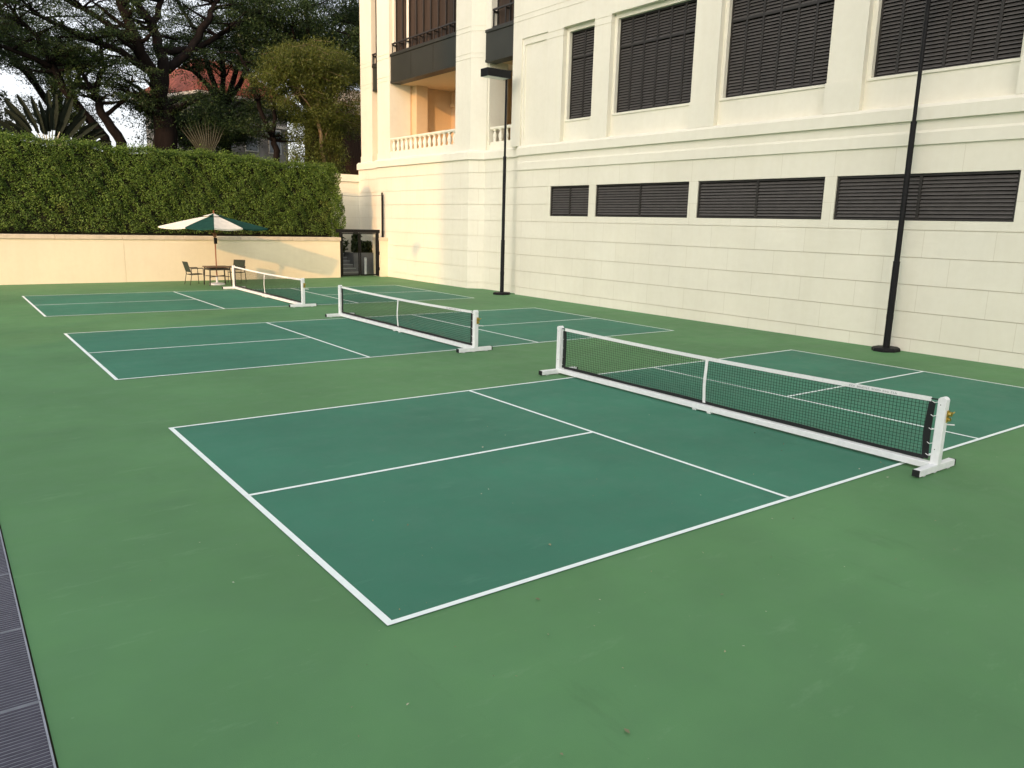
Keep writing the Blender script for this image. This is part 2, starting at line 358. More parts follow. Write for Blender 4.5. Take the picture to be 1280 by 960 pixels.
# ------------------------------------------------------------------ pickleball nets (local coords, net line along y)
def make_net():
    root = empty('pickleball_net', (0,0,0), '', 'net', 'portable nets across the courts')
    H = 3.43
    def top(y): return .868 - .035*(1-(y/H)**2)
    MBb = MB(); MBb.bbox(-.07, .025, -H+.035, H-.035, .034, .108, .008)
    bar = MBb.build('base_bar', 'white', root, False)
    j = MB(); j.bbox(-.074,.029,-.18,.18,.030,.112,.006); j.build('joint_sleeve', 'white', bar, False)
    for y in (-.14,.14): MB().box(-.06,.02,y-.035,y+.035,0,.030).build('rubber_foot', 'white', bar, False)
    for sy in (-1, 1):
        b = MB(); b.bbox(-.43, .41, sy*H-.04, sy*H+.04, .014, .092, .006); ft = b.build('foot', 'white', root, False)
        MB().box(-.452,-.431, sy*H-.0385, sy*H+.0385, .016, .089).build('end_cap', 'nblack', ft, False); MB().box(.411,.432, sy*H-.0385, sy*H+.0385, .016, .089).build('end_cap', 'nblack', ft, False)
        for x in (-.3,-.05,.28): MB().box(x-.03,x+.03, sy*H-.035, sy*H+.035, 0, .014).build('rubber_foot', 'grey_metal', ft, False)
        b = MB(); b.bbox(-.045, .045, sy*H-.048, sy*H+.048, .0925, .872, .008); ps = b.build('post', 'white', root, False)
        c = MB(); c.tube([(.0465,sy*H,.846),(-.0465,sy*H,.846)], .046, 20); c.build('rounded_cap', 'white', ps, False)
        b = MB(); b.box(.0455, .056, sy*H-.036, sy*H+.036, .115, .80); b.build('back_channel', 'grey_metal', ps, False)
        for z in (.27,.80): MB().tube([(-.0478,sy*(H-.01),z),(-.0452,sy*(H-.01),z)], .006, 8).build('bolt', 'nblack', ps, False)
    yn = H-.14      # net runs between -yn and yn
    n = MB(); t = .00155; sp = .044
    k = int(2*yn/sp)
    for i in range(k+1):
        y = -yn + 2*yn*i/k
        n.box(-t,t, y-t, y+t, .15, top(y)-.01)
    for i in range(1, 17):
        fr = i/17; pts = []
        for q in range(13):
            y = -yn+2*yn*q/12; zz = .15+(top(y)-.17)*fr + .004*math.sin(q*1.7+i*.9)
            pts.append((0,y,zz))
        n.tube(pts, t*1.25, 4)
    n.build('net_mesh', 'net', root, False)
    def band(z0f, z1f, th, name, mat, N=24, y0=-yn, y1=yn, wob=0):
        b = MB(); vs=[]; fs=[]
        for q in range(N+1):
            y = y0+(y1-y0)*q/N
            w = wob*math.sin(q*2.3)
            vs += [(-th+w,y,z0f(y)),(th+w,y,z0f(y)),(th+w,y,z1f(y)),(-th+w,y,z1f(y))]
        for q in range(N):
            for c in range(4): fs.append((q*4+c, q*4+(c+1)%4, q*4+4+(c+1)%4, q*4+4+c))
        fs += [(3,2,1,0),(N*4,N*4+1,N*4+2,N*4+3)]
        return b.add(vs, fs).build(name, mat, root, False)
    hb = band(lambda y: top(y)-.052, lambda y: top(y), .007, 'headband', 'tape', wob=.0015)
    st = MB()
    for k2,z in enumerate((.010,.040)):   # stitching
        st.box(-.0092,-.0088,-yn,yn,-.001,.001)
    # faint printed wording, too small to read
    pr = MB(); rr = random.Random(5); y = -yn+1.02
    while y > -yn+.42:
        w = rr.choice((.012,.018,.022)); zc = top(y)-.026
        if rr.random() < .86:
            pr.box(-.0098,-.0092,y-w,y,zc-.010,zc-.006); pr.box(-.0098,-.0092,y-.005,y,zc-.005,zc+.010)
            if rr.random()<.7: pr.box(-.0098,-.0092,y-w,y-.006,zc+.006,zc+.010)
            if rr.random()<.5: pr.box(-.0098,-.0092,y-w,y-w+.004,zc-.005,zc+.005)
        y -= w+.008
    pr.build('printed_mark', 'print', hb, False)
    band(lambda y: .116, lambda y: .162+.006*math.sin(y*3), .006, 'bottom_band', 'nblack', wob=.002)
    for sy in (-1,1):
        b = MB(); N=10; vs=[]; fs=[]
        for q in range(N+1):
            z = .13+(top(yn)-.052-.13)*q/N; bow = .018*math.sin(math.pi*q/N)
            a, c = yn-.02-bow, yn+.05-bow*.6
            vs += [(-.009,sy*a,z),(.009,sy*a,z),(.009,sy*c,z),(-.009,sy*c,z)]
        for q in range(N):
            for c in range(4): fs.append((q*4+c,q*4+(c+1)%4,q*4+4+(c+1)%4,q*4+4+c))
        fs += [(3,2,1,0),(N*4,N*4+1,N*4+2,N*4+3)]
        b.add(vs,fs).build('side_band', 'nblack', root, False)
        for z in (.19,.33,.50,.66,.82):
            l = MB(); l.tube([(-.012,sy*(yn+.02),z),(-.02,sy*(yn+.05),z-.012),(-.02,sy*(yn+.085),z+.004)], .0045, 6); l.build('cord_tie', 'tape', root, False)
        c = MB(); c.tube([(0,sy*(yn-.005),top(yn)-.02),(0,sy*(H-.06),.85)], .008, 8); c.build('headline_cord', 'nblack', root, False)
    b = MB(); N=8; vs=[]; fs=[]
    for q in range(N+1):
        z = .136+(top(0)+.004-.136)*q/N; bow = -.012-.022*math.sin(math.pi*(q/N)**.8)**2
        if q == N: bow = -.009
        vs += [(bow-.002,-.026,z),(bow+.002,-.026,z),(bow+.002,.026,z),(bow-.002,.026,z)]
    for q in range(N):
        for c in range(4): fs.append((q*4+c,q*4+(c+1)%4,q*4+4+(c+1)%4,q*4+4+c))
    fs += [(3,2,1,0),(N*4,N*4+1,N*4+2,N*4+3)]
    cs = b.add(vs,fs); cs.build('centre_strap', 'tape', root, False)
    # winch on the near post's outer side
    w = MB(); y = -H-.048
    w.box(.0,.045,y-.012,y-.001,.60,.74); wn = w.build('winch_plate', 'brass', root, False)
    g = MB(); g.tube([(.03,y-.013,.70),(.03,y-.045,.70)], .028, 16); g.tube([(.03,y-.013,.635),(.03,y-.038,.635)], .021, 14)
    g.tube([(.03,y-.045,.70),(.075,y-.05,.72),(.078,y-.055,.725)], .006, 8); g.build('winch_gear', 'brass', wn, False)
    p = MB(); p.tube([(.045,y+.02,.565),(.16,y-.03,.555)], .008, 8); p.build('pin', 'tape', root, False)
    return root
NETS = ['white framed portable net on the nearest court, largest of the three nets',
        'white framed portable net across the middle court between the other two nets',
        'white framed portable net on the farthest court, in front of the patio umbrella table']
net0 = make_net()
for i, (lab, (ox, oy)) in enumerate(zip(NETS, COURTS)):
    o = net0 if i == 0 else copy_tree(net0)
    o.location = (6.94+ox, 3.09+oy, 0); o['label'] = lab

# ------------------------------------------------------------------ main building
BX, BY = 17.0, 12.0
bld = empty('cream_building', (BX, BY, 0), 'tall cream building with dark louvred windows and a balcony along the right of the courts', 'building')
X0 = 15.96
ZS = [0,.30,.924,1.548,2.172,2.79,3.42,4.05,4.67]
G = .0068
YW0, YW1 = -16., 20.05
vents = [(16.0,18.08),(11.6,15.66),(7.19,11.26),(2.76,6.87)]
w = MB()
# backing with openings for the vents
bk = X0+.034
segs = []; cur = YW0
for a, c in sorted(vents): segs.append((cur,a)); cur = c
segs.append((cur,YW1))
w.box(bk,16.6,YW0+.01,YW1-.01,0,3.0); w.box(bk,16.6,YW0+.01,YW1-.01,4.05,4.69)
for a, c in segs: w.box(bk,16.6,max(a,YW0+.01),min(c,YW1-.01),3.0,4.05)
for i in range(5): w.box(X0,X0+.05,YW0,YW1,ZS[i]+(G if i else 0),ZS[i+1]-G)
w.box(X0,X0+.05,YW0,18.2,2.79+G,3.0); w.box(X0,X0+.05,YW0,18.2,4.05,4.67)
for a, c in segs:
    w.box(X0,X0+.05,a,min(c,18.2),3.0,4.05)
for i in range(5,8): w.box(X0,X0+.05,18.2+.004,YW1,ZS[i]+G,ZS[i+1]-(G if i<7 else 0))
w.build('lower_wall', 'block', bld)
b = MB()
b.extr_y([(16.3,4.671),(15.91,4.671),(15.91,4.93),(15.952,4.985),(15.952,5.2),(15.865,5.2),(15.865,5.47),(15.955,5.555),(16.3,5.555)], YW0-.01, YW1+.003)
b.build('ledge', 'cream', bld)
# projecting wing: footprint of its front, then closed at the back
Q = [(16.2,20.07),(16.2,22.62),(15.72,23.10),(15.72,31.31),(16.0,31.31),(16.0,33.9)]
def offs(poly, d):
    out=[]
    for i,p in enumerate(poly):
        def nrm(a,c):
            v=Vector((c[0]-a[0],c[1]-a[1])).normalized(); return Vector((-v.y,v.x))
        ns=[]
        if i>0: ns.append(nrm(poly[i-1],p))
        if i<len(poly)-1: ns.append(nrm(p,poly[i+1]))
        if len(ns)==2:
            m_=(ns[0]+ns[1]).normalized(); k=d/max(.3,m_.dot(ns[0])); v=m_*k
        else: v=ns[0]*d
        out.append((p[0]+v.x,p[1]+v.y))
    return out
def closed(poly, dy0=0, dy1=0):
    return poly+[(19.5,poly[-1][1]+dy1),(19.5,poly[0][1]+dy0)]
w = MB()
ZB = [0,.25,.885,1.53,2.165,2.795,3.43,4.06,4.695,5.2]
for i in range(len(ZB)-1):
    w.prism(closed(Q), ZB[i]+(G if i else 0), ZB[i+1]-G)
w.prism(closed(offs(Q,-.034)), 0, 5.25)
w.build('wing_lower_wall', 'block', bld)
b = MB()
lo, hi = closed(offs(Q,.095)), closed(offs(Q,.01))
b.prism(lo, 5.2, 5.47); b.loft(lo, 5.4702, hi, 5.555)
b.build('wing_ledge', 'cream', bld)
def grooved(mb, x0, x1, y0, y1, z0, z1, lines, g=.0075, depth=.02):
    zz = [z0]+[z for z in lines if z0<z<z1]+[z1]
    for i in range(len(zz)-1):
        mb.box(x0, x1, y0, y1, zz[i]+(g if i else 0), zz[i+1]-(g if i<len(zz)-2 else 0))
    mb.box(x0+depth, x1, y0+depth, y1-depth, z0+.001, z1-.001)
LN = [9.06,9.27,9.94,10.13]
bays = [(3.05,6.5),(7.42,10.87),(11.77,15.28),(16.07,17.65)]
u = MB(); ZT = 14.0
R1 = X0+.18
# pilasters between the bays
edges=[YW0]
for a,c in bays: edges += [a,c]
edges += [18.5]
for i in range(0,len(edges),2):
    grooved(u, X0, 16.4, edges[i], edges[i+1], 5.55, 9.32, [9.06,9.27])
    u.box(X0-.022, X0+.03, edges[i]-(.0 if i==0 else .02), edges[i+1]+.02, 5.551, 6.28)
# above the bays
grooved(u, X0+.001, 16.4, YW0, 20.55, 9.321, ZT, [9.94,10.13])
# bay backs: panel below the sill, bands beside and above each window
for a,c in bays:
    u.box(R1,16.4,a,c,5.55,6.30); u.box(R1,16.4,a,a+.12,6.30,9.32); u.box(R1,16.4,c-.12,c,6.30,9.32); u.box(R1,16.4,a+.12,c-.12,9.18,9.32)
    u.box(R1-.035,R1+.1,a+.06,c-.06,6.235,6.298)     # sill
    u.box(R1-.02,R1+.1,a+.001,c-.001,5.552,5.70)
# blank panel at the corner
u.box(X0,16.4,20.0,20.55,5.55,9.32); u.box(X0+.05,16.4,18.5,20.0,5.55,5.72); u.box(X0+.05,16.4,18.5,20.0,9.1,9.32)
u.box(X0+.05,16.4,18.5,18.63,5.72,9.1); u.box(X0+.05,16.4,19.87,20.0,5.72,9.1); u.box(X0+.10,16.4,18.63,19.87,5.72,9.1)
u.box(X0-.022,X0+.03,19.98,20.572,5.551,6.28)
u.build('upper_wall', 'cream', bld)
def louvre(name, y0, y1, z0, z1, xf, panels, transom=None, sp=.083):
    f = MB(); fw=.05
    f.box(xf,xf+.06,y0,y1,z0,z0+fw); f.box(xf,xf+.06,y0,y1,z1-fw,z1)
    f.box(xf,xf+.06,y0,y0+fw,z0+fw,z1-fw); f.box(xf,xf+.06,y1-fw,y1,z0+fw,z1-fw)
    w_=(y1-y0)/panels
    for i in range(1,panels): f.box(xf+.001,xf+.059,y0+i*w_-.032,y0+i*w_+.032,z0+fw,z1-fw)
    if transom: f.box(xf-.004,xf+.058,y0+fw,y1-fw,transom-.035,transom+.035)
    fr=f.build(name, 'louvre_dark', bld)
    s=MB()
    zz=z0+fw+.02
    while zz < z1-fw-.03:
        if not (transom and abs(zz+.03-transom)<.06):
            for i in range(panels):
                a=y0+i*w_+(.05 if i==0 else .034); c=y0+(i+1)*w_-(.05 if i==panels-1 else .034)
                s.add([(xf+.008,a,zz),(xf+.008,c,zz),(xf+.055,c,zz+.058),(xf+.055,a,zz+.058),(xf+.008,a,zz+.010),(xf+.008,c,zz+.010),(xf+.055,c,zz+.068),(xf+.055,a,zz+.068)],
                      [(3,2,1,0),(4,5,6,7),(0,1,5,4),(1,2,6,5),(2,3,7,6),(3,0,4,7)])
        zz+=sp
    s.build('slat_panel', 'louvre', fr)
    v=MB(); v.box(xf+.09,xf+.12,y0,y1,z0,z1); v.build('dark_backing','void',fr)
for a,c in vents: louvre('louvre_vent', a+.004, c-.004, 3.004, 4.046, X0+.05, 2)
for a,c in bays: louvre('louvre_window', a+.123, c-.123, 6.303, 9.177, R1+.12, 6 if c-a>2 else 2, 8.33)
# upper storey of the wing
LW2 = [9.09,9.275,10.09,10.275]
P = MB()
pp = [(15.80,24.27),(15.80,23.14),(16.26,22.68),(16.34,22.66),(16.34,22.60),(17.2,22.56),(17.2,24.27)]
pp = pp[::-1]
def shrink(poly, k=.985):
    cx=sum(p[0] for p in poly)/len(poly); cy=sum(p[1] for p in poly)/len(poly)
    return [(cx+(x-cx)*k, cy+(y-cy)*k) for x,y in poly]
zz=[5.555]+LW2+[ZT]
for i in range(5): P.prism(pp, zz[i]+(G if i else 0), zz[i+1]-(G if i<4 else 0))
P.prism(shrink(pp,.96), 5.556, ZT-.01)
base=[(15.775,24.255),(15.775,23.13),(16.245,22.66),(16.3,22.66),(16.5,23.0),(16.5,24.255)][::-1]
P.prism(base, 5.556, 6.27)
P.build('pilaster', 'cream', bld)
P=MB(); grooved(P, 15.80, 16.9, 30.05, 31.30, 5.556, ZT, LW2); P.box(15.775,15.85,30.03,31.32,5.557,5.85); P.build('pilaster', 'cream', bld)
P=MB(); grooved(P, 16.08, 17.1, 32.45, 33.7, 5.556, ZT, LW2); P.box(16.055,16.13,32.43,33.72,5.557,5.85)
P.build('pilaster', 'cream', bld)
MB().box(16.75,19.4,31.305,32.445,5.556,8.93).build('balcony_wall', 'peach', bld)
lg = MB()
lg.box(19.2,19.6,22.0,33.6,5.556,8.96); lg.box(16.9,19.2,30.06,30.4,5.556,8.96); lg.box(17.0,17.6,29.62,30.058,5.556,8.95)
lg.box(18.2,19.3,24.6,25.1,5.556,8.95); lg.box(19.10,19.21,24.3,30.0,8.2,8.35)
lg.box(16.5,19.4,20.2,20.6,5.556,8.95)
lg.box(15.97,19.6,24.275,30.045,8.961,9.1); lg.box(16.7,19.6,20.6,22.55,8.961,9.1)
lg.build('balcony_wall', 'peach', bld)
def balustrade(y0,y1,x,z0,z1,n):
    r_=MB(); r_.box(x-.10,x+.10,y0,y1,z1-.075,z1); r_.box(x-.075,x+.075,y0,y1,z1-.10,z1-.0751); r_.box(x-.09,x+.09,y0,y1,z0,z0+.11)
    br=r_.build('balustrade','cream',bld)
    h=z1-.10-z0-.11
    for i in range(n):
        yy=y0+(y1-y0)*(i+.5)/n
        m_=MB(); prof=[(.085,0),(.085,.04),(.06,.07),(.095,.18*h/.5),(.102,.25*h/.5),(.066,.36*h/.5),(.048,.42*h/.5),(.06,h-.05),(.085,h-.04),(.085,h)]
        m_.lathe((x,yy,z0+.11),prof,12); m_.build('baluster','cream',br,True,True)
balustrade(24.27,30.05,15.92,5.78,6.50,14)
balustrade(20.56,22.58,16.5,5.78,6.47,5)
cu=MB(); cu.box(15.83,16.05,24.271,30.05,5.556,5.78); cu.box(16.38,16.62,20.56,22.6,5.556,5.78); cu.build('balcony_kerb','cream',bld)
def spandrel(y0,y1,x,z0,z1,nl,back=.5):
    s=MB(); s.box(x,x+back,y0,y1,z0,z1); s.box(x-.045,x+.02,y0,y1,z1-.07,z1+.03); s.box(x-.02,x+.02,y0+.001,y1-.001,z0+.001,z0+.10)
    for i in range(1,nl): yy=y0+(y1-y0)*i/nl; s.box(x-.012,x+.02,yy-.012,yy+.012,z0+.101,z1-.071)
    return s.build('spandrel_panel','spandrel',bld)
spandrel(24.275,30.045,15.86,8.955,10.20,3); spandrel(20.555,22.59,16.12,8.88,10.04,1); spandrel(31.305,32.445,16.14,8.9,10.06,1)
def tall_window(y0,y1,x,z0,n,rail,bo=.28):
    f=MB(); f.box(x+bo,x+bo+.06,y0,y1,z0,13.6); bk=f.build('tall_window','curtain',bld)
    m_=MB()
    for i in range(n+1): yy=y0+(y1-y0)*i/n; m_.box(x+.20,x+.26,yy-.022,yy+.022,z0,13.6)
    m_.box(x-.02,x+.05,y0,y1,rail-.03,rail+.03); m_.box(x-.02,x+.10,y0,y1,z0,z0+.06)
    for i in range(n+1):
        yy=y0+.03+(y1-y0-.06)*i/n; m_.box(x,x+.04,yy-.02,yy+.02,z0+.06,rail-.03); m_.box(x+.04,x+.20,yy-.012,yy+.012,rail-.10,rail-.03)
    m_.build('mullion','bronze',bk)
tall_window(24.32,29.98,15.90,10.232,9,10.68); tall_window(20.56,22.2,16.16,10.08,2,10.75); tall_window(31.31,32.44,16.12,10.10,1,10.6,.265)
MB().box(16.0,16.15,29.98,30.048,10.24,13.6).build('window_jamb','cream',bld); MB().box(16.10,16.175,28.75,28.95,10.24,13.6).build('window_post','cream',bld); MB().box(16.1,17.2,22.2,22.56,10.08,ZT-.02).build('window_jamb','cream',bld)
core=MB(); core.box(16.61,40,YW0+.02,20.04,0,5.5); core.box(16.75,40,YW0+.02,20.2,5.5,13.95); core.box(19.61,40,20.2,33.5,0,13.95); core.box(16.65,19.6,20.6,33.5,9.11,13.94)
core.build('rear_block','cream',bld)
tr=MB(); tr.box(15.7,40,YW0,33.9,14.001,14.6); tr.build('parapet','cream',bld)

# ------------------------------------------------------------------ far boundary: wall, hedge, gate, pillar
YB = 30.2
bw = empty('boundary_wall', (5, YB, 0), 'low cream yellow rendered wall with a stone coping under the hedge', 'wall')
w=MB(); w.box(-24,4.0-.006,YB,YB+.35,0,1.70); w.box(4.006,13.24,YB,YB+.35,0,1.70); w.box(3.9,4.1,YB+.015,YB+.3,0,1.69); w.build('wall','yellow',bw)
for i in range(16):
    a=-24+i*(37.28/16); c=MB(); c.bbox(a+.004,a+37.28/16-.004,YB-.05,YB+.40,1.702,1.86,.012); c.build('coping_stone','coping',bw)
gp = empty('gate_pillar', (15.6,YB,0), 'short cream pillar with a stone cap standing between the black gate and the building', 'pillar')
w=MB(); w.box(15.30,15.98,YB-.02,YB+.7,0,1.72); w.build('shaft','yellow',gp)
c=MB(); c.bbox(15.27,16.0,YB-.07,YB+.75,1.722,1.88,.015); c.build('cap','coping',gp)
# soil bed behind the wall and higher terrain beyond
tag(MB().box(-60,13.2,YB+.35,34.1,-.02,1.72).build('planting_bed','soil'),kind='structure')
tag(MB().box(-250,250,34.1,480,-.02,2.9).build('garden_terrain','ground'),kind='structure')
rw = empty('retaining_wall',(14.7,33.95,0),'cream block retaining wall behind the gate with a stepped top band','wall')
w=MB()
for i in range(8):
    z0=i*.6; w.box(13.0,16.19,33.9,34.3,z0+G*(i>0),min(4.6,z0+.6)-G)
w.box(13.01,16.18,33.912,34.28,0,4.6); w.build('wall','block',rw)
c=MB(); c.box(12.98,16.3,33.82,34.33,4.60,4.95); c.build('top_band','cream',rw)

def hedge():
    root = empty('clipped_hedge',(4,31.5,1.7),'tall clipped green hedge growing in a bed on top of the cream boundary wall','hedge')
    x0,x1,y0,y1,z0,z1 = -9.,13.55,30.85,31.6,1.95,5.36
    def lump(a,b): # smooth unevenness
        return .10*np.sin(a*1.7+b*1.1)+.07*np.sin(a*4.1-b*2.9+1)+.06*np.sin(a*7.3+b*5.7)+.04*np.sin(a*13.+b*9.)
    def top(a): return z1+.05*np.sin(a*.8+1)+.05*np.sin(a*2.7)+.04*np.sin(a*6.1)-.02*(a-2.)*(a>2)-.13/(1+np.exp(-(a-9.6)*4))+.10*np.exp(-((a-11.6)/.8)**2)-.25*np.clip(a-12.9,0,1)
    c=MB(); vs=[]; fs=[]; K=60
    for q in range(K+1):
        x=x0+(x1-.3-x0)*q/K; zt=float(top(x))-.17
        vs+=[(x,y0+.30,1.70),(x,y1-.12,1.70),(x,y1-.14,zt-.05),(x,y0+.34,zt)]
    for q in range(K):
        for k_ in range(4): fs.append((q*4+k_,q*4+(k_+1)%4,q*4+4+(k_+1)%4,q*4+4+k_))
    fs+=[(3,2,1,0),(K*4,K*4+1,K*4+2,K*4+3)]
    c.add(vs,fs); c.build('dark_core','branches',root)  # solid dark core, added so gaps in the foliage look shaded
    out=[]
    # front: leaves through a shell .45 deep, thinned so that dark gaps show
    n=135000; a=rng.uniform(x0,x1,n); zf=rng.uniform(0,1,n)**.9; tz=top(a); z=z0+(tz-z0)*zf
    dep=rng.exponential(.12,n)
    y=y0-lump(a,z)+dep+.22*np.clip(zf-.9,0,.1)*10
    keep=(np.sin(a*9+z*7)+np.sin(a*5.3-z*11)+np.sin(a*17+z*3)+rng.normal(size=n)*1.3)>-1.5
    C=np.column_stack([a,y,z])[keep]
    out.append((C,np.array([0,-1.1,.7])))
    n=30000; a=rng.uniform(x0,x1,n); yy=rng.uniform(y0,y1,n); C=np.column_stack([a,yy,top(a)+.06*np.sin(a*5+yy*8)-rng.exponential(.08,n)+rng.exponential(.05,n)]); out.append((C,np.array([0,-.2,1.2])))
    n=11000; yy=rng.uniform(y0,y1,n); z=rng.uniform(z0,z1,n); C=np.column_stack([x1+.02+lump(yy*2,z)*1.6-rng.exponential(.13,n)-.15*(z>4.9),yy,z-.1]); out.append((C,np.array([1,-.3,.6])))
    # loose shoots standing out of the top and the end
    n=1400; a=rng.uniform(x0,x1,n); C=np.column_stack([a,rng.uniform(y0,y0+.8,n),top(a)+rng.exponential(.09,n)]); out.append((C,np.array([0,0,1.])))
    Qs=[]
    for C,nb in out:
        L=rng.uniform(.045,.092,len(C)); Qs.append(leaf_quads(C,L,L*.52,axis=np.array([0,-.3,-.3]),spread=1.,normal_bias=nb*.9))
    quads_object('foliage',np.concatenate(Qs),'hedge_leaf',root,(4,31.5,1.7))
hedge()

g = empty('metal_gate',(14.28,YB+.1,0),'black metal gate with dark glass panels at the end of the boundary wall','gate')
f=MB(); f.box(13.27,13.36,YB+.05,YB+.15,.03,2.08); f.box(15.18,15.28,YB+.05,YB+.15,.03,2.08); f.box(13.10,15.32,YB+.03,YB+.17,2.081,2.24)
f.build('frame','black',g)
for a,c in ((13.37,14.26),(14.30,15.17)):
    l=MB(); l.box(a,a+.045,YB+.07,YB+.12,.06,2.07); l.box(c-.045,c,YB+.07,YB+.12,.06,2.07); l.box(a+.045,c-.045,YB+.07,YB+.12,2.02,2.07); l.box(a+.045,c-.045,YB+.07,YB+.12,.06,.12)
    lf=l.build('gate_leaf','black',g); p=MB(); p.box(a+.045,c-.045,YB+.092,YB+.098,.12,2.02); p.build('pane','glass',lf)
h=MB(); h.tube([(14.20,YB+.04,.95),(14.20,YB+.04,1.2)],.014,8); h.box(15.285,15.32,YB+.02,YB+.06,1.05,1.2); h.box(15.285,15.32,YB+.02,YB+.06,.3,.45); h.build('handle','black',g)
# seen through the gate: steps, planter wall, shrubs, bollard light
st = empty('garden_steps',(13.9,32.2,0),'grey concrete garden steps climbing behind the left leaf of the black gate','steps')
s=MB(); e=MB()
for i in range(6):
    s.box(13.22,14.75,31.4+i*.34,33.85,i*.165-.001*(i>0),(i+1)*.165-.001); e.box(13.22,14.752,31.385+i*.34,31.43+i*.34,(i+1)*.165-.03,(i+1)*.165+.003)
s.build('flight','step',st); e.build('nosing','stepnose',st)
pw = empty('planter',(15.4,32.4,0),'grey rendered planter beside the steps behind the right leaf of the gate','planter')
MB().box(14.76,16.15,32.0,32.25,0,1.06).build('front_wall','step',pw); MB().box(14.76,14.9,32.251,33.85,0,1.06).build('side_wall','step',pw); MB().box(14.91,16.15,32.26,33.85,.5,.98).build('soil','soil',pw)
bl = empty('bollard_light',(15.0,31.2,0),'slim white bollard light standing on the ground behind the black gate','bollard light')
m_=MB(); m_.lathe((15.16,31.5,0),[(.065,0),(.065,.80)],16); m_.build('tube','white',bl); m_=MB(); m_.lathe((15.16,31.5,0),[(.07,.801),(.07,.84),(.05,.86)],16); m_.build('cap','grey_metal',bl)
def shrub(name,c,rad,n,label,mat='shrub_leaf',L0=.10):
    root=empty(name,(c[0],c[1],c[2]),label,'shrub')
    t=MB()
    for i in range(9):
        a=i*.7; t.tube([(c[0],c[1],c[2]),(c[0]+.5*rad[0]*math.cos(a),c[1]+.4*rad[1]*math.sin(a),c[2]+rad[2]*.9),(c[0]+.8*rad[0]*math.cos(a),c[1]+.7*rad[1]*math.sin(a),c[2]+rad[2]*1.5)],[.02,.014,.006],5)
    t.build('stem','bark',root)
    d=rng.normal(size=(n,3)); d/=np.linalg.norm(d,axis=1,keepdims=True); d*=(rng.uniform(.35,1,n)**.6)[:,None]
    lob=rng.normal(size=(11,3))*.5; C=(d*.42+lob[rng.integers(0,11,n)])*np.array(rad)+np.array([c[0],c[1],c[2]+rad[2]*1.0]); L=rng.uniform(.7,1.4,n)*L0
    quads_object('foliage',leaf_quads(C,L,L*.45,normal_bias=np.array([0,-.4,.6])),mat,root,c)
shrub('leafy_shrub',(15.55,32.6,.95),(.60,.28,.44),2800,'dark leafy shrub growing in the planter behind the right gate leaf',L0=.17)
shrub('low_shrub',(13.75,33.4,1.0),(.55,.3,.22),900,'low green shrub at the top of the steps behind the gate',L0=.08)
shrub('bare_shrub',(14.55,32.75,1.05),(.3,.25,.36),260,'sparse drooping shrub beside the steps, seen through the gate',L0=.13)
# fence posts and the wire to the hedge
for i,(x,y,lab) in enumerate(((15.57,YB+.25,'slim dark metal fence post standing on the pillar cap, thicker one holding the wire'),(15.73,YB+.42,'thin dark metal fence post behind the thicker post on the pillar cap'))):
    t=empty('fence_post',(x,y,1.88),lab,'post','fence posts on the pillar')
    k=MB(); k.tube([(x,y,1.88),(x,y,3.96-.1*i)],.042 if i==0 else .028,10); k.build('pole','black',t)
    k=MB(); k.lathe((x,y,3.961-.1*i),[(.046-.012*i,0),(.046-.012*i,.02),(.02,.045)],10); k.build('post_cap','black',t)
k=MB(); k.tube([(13.2,31.6,3.83),(14.4,30.95,3.78),(15.55,YB+.25,3.86)],.008,6); tag(k.build('fence_wire','bronze'),'thin dark wire stretched from the hedge to the fence post on the pillar','wire')

# ------------------------------------------------------------------ umbrella table set
ux,uy=6.9,27.9
um=empty('patio_umbrella',(ux,uy,0),'big patio umbrella with alternating green and white canopy panels over the table','umbrella')
p=MB(); p.tube([(ux,uy,.06),(ux,uy,2.70)],.026,12); p.build('pole','wood',um)
p=MB(); p.lathe((ux,uy,0),[(.30,0),(.30,.05),(.24,.075),(.06,.09),(.045,.1),(.045,.36)],20); p.build('base','grey_metal',um)
cv=MB(); RR=2.03; N8=8; ph=R(164)
def rim(i): return ph+i*2*math.pi/N8
def rr8(i): return RR*(1. if i%2==0 else .72)
for i in range(N8):
    a0,a1=rim(i),rim(i+1); rows=6; cols=6; vs=[];fs=[]
    for r_ in range(rows+1):
        t=r_/rows
        for c_ in range(cols+1):
            s_=c_/cols
            e0=Vector((math.cos(a0),math.sin(a0)))*rr8(i)/RR; e1=Vector((math.cos(a1),math.sin(a1)))*rr8(i+1)/RR; d=e0*(1-s_)+e1*s_
            rr=.09+(RR-.09)*t
            z=2.72-.46*(t**1.12) + (-.045*math.sin(math.pi*s_)*t) 
            vs.append((ux+d.x*rr,uy+d.y*rr,z+.0))
    for r_ in range(rows):
        for c_ in range(cols):
            q=r_*(cols+1)+c_; fs.append((q,q+1,q+cols+2,q+cols+1))
    cv.add(vs,fs,i%2)
    n0=len(vs); # underside, 6 mm below, closes the panel
    cv.add([(x,y,z-.006) for x,y,z in vs],[f[::-1] for f in fs],i%2)
    ed=[(rows*(cols+1)+c_) for c_ in range(cols+1)]
    vv=[vs[k] for k in ed]+[(vs[k][0],vs[k][1],vs[k][2]-.055) for k in ed]
    cv.add(vv,[(c_,c_+1,cols+2+c_,cols+1+c_) for c_ in range(cols)],i%2)
cv.build('canopy',['canvas_w','canvas_g'],um,True,False)
cp=MB()
for i in range(N8):
    a0,a1=rim(i),rim(i+1); cp.add([(ux,uy,2.80),(ux+.21*rr8(i)*math.cos(a0),uy+.21*rr8(i)*math.sin(a0),2.69),(ux+.21*rr8(i+1)*math.cos(a1),uy+.21*rr8(i+1)*math.sin(a1),2.69)],[(0,1,2)],i%2)
cp.build('vent_cap',['canvas_w','canvas_g'],um)
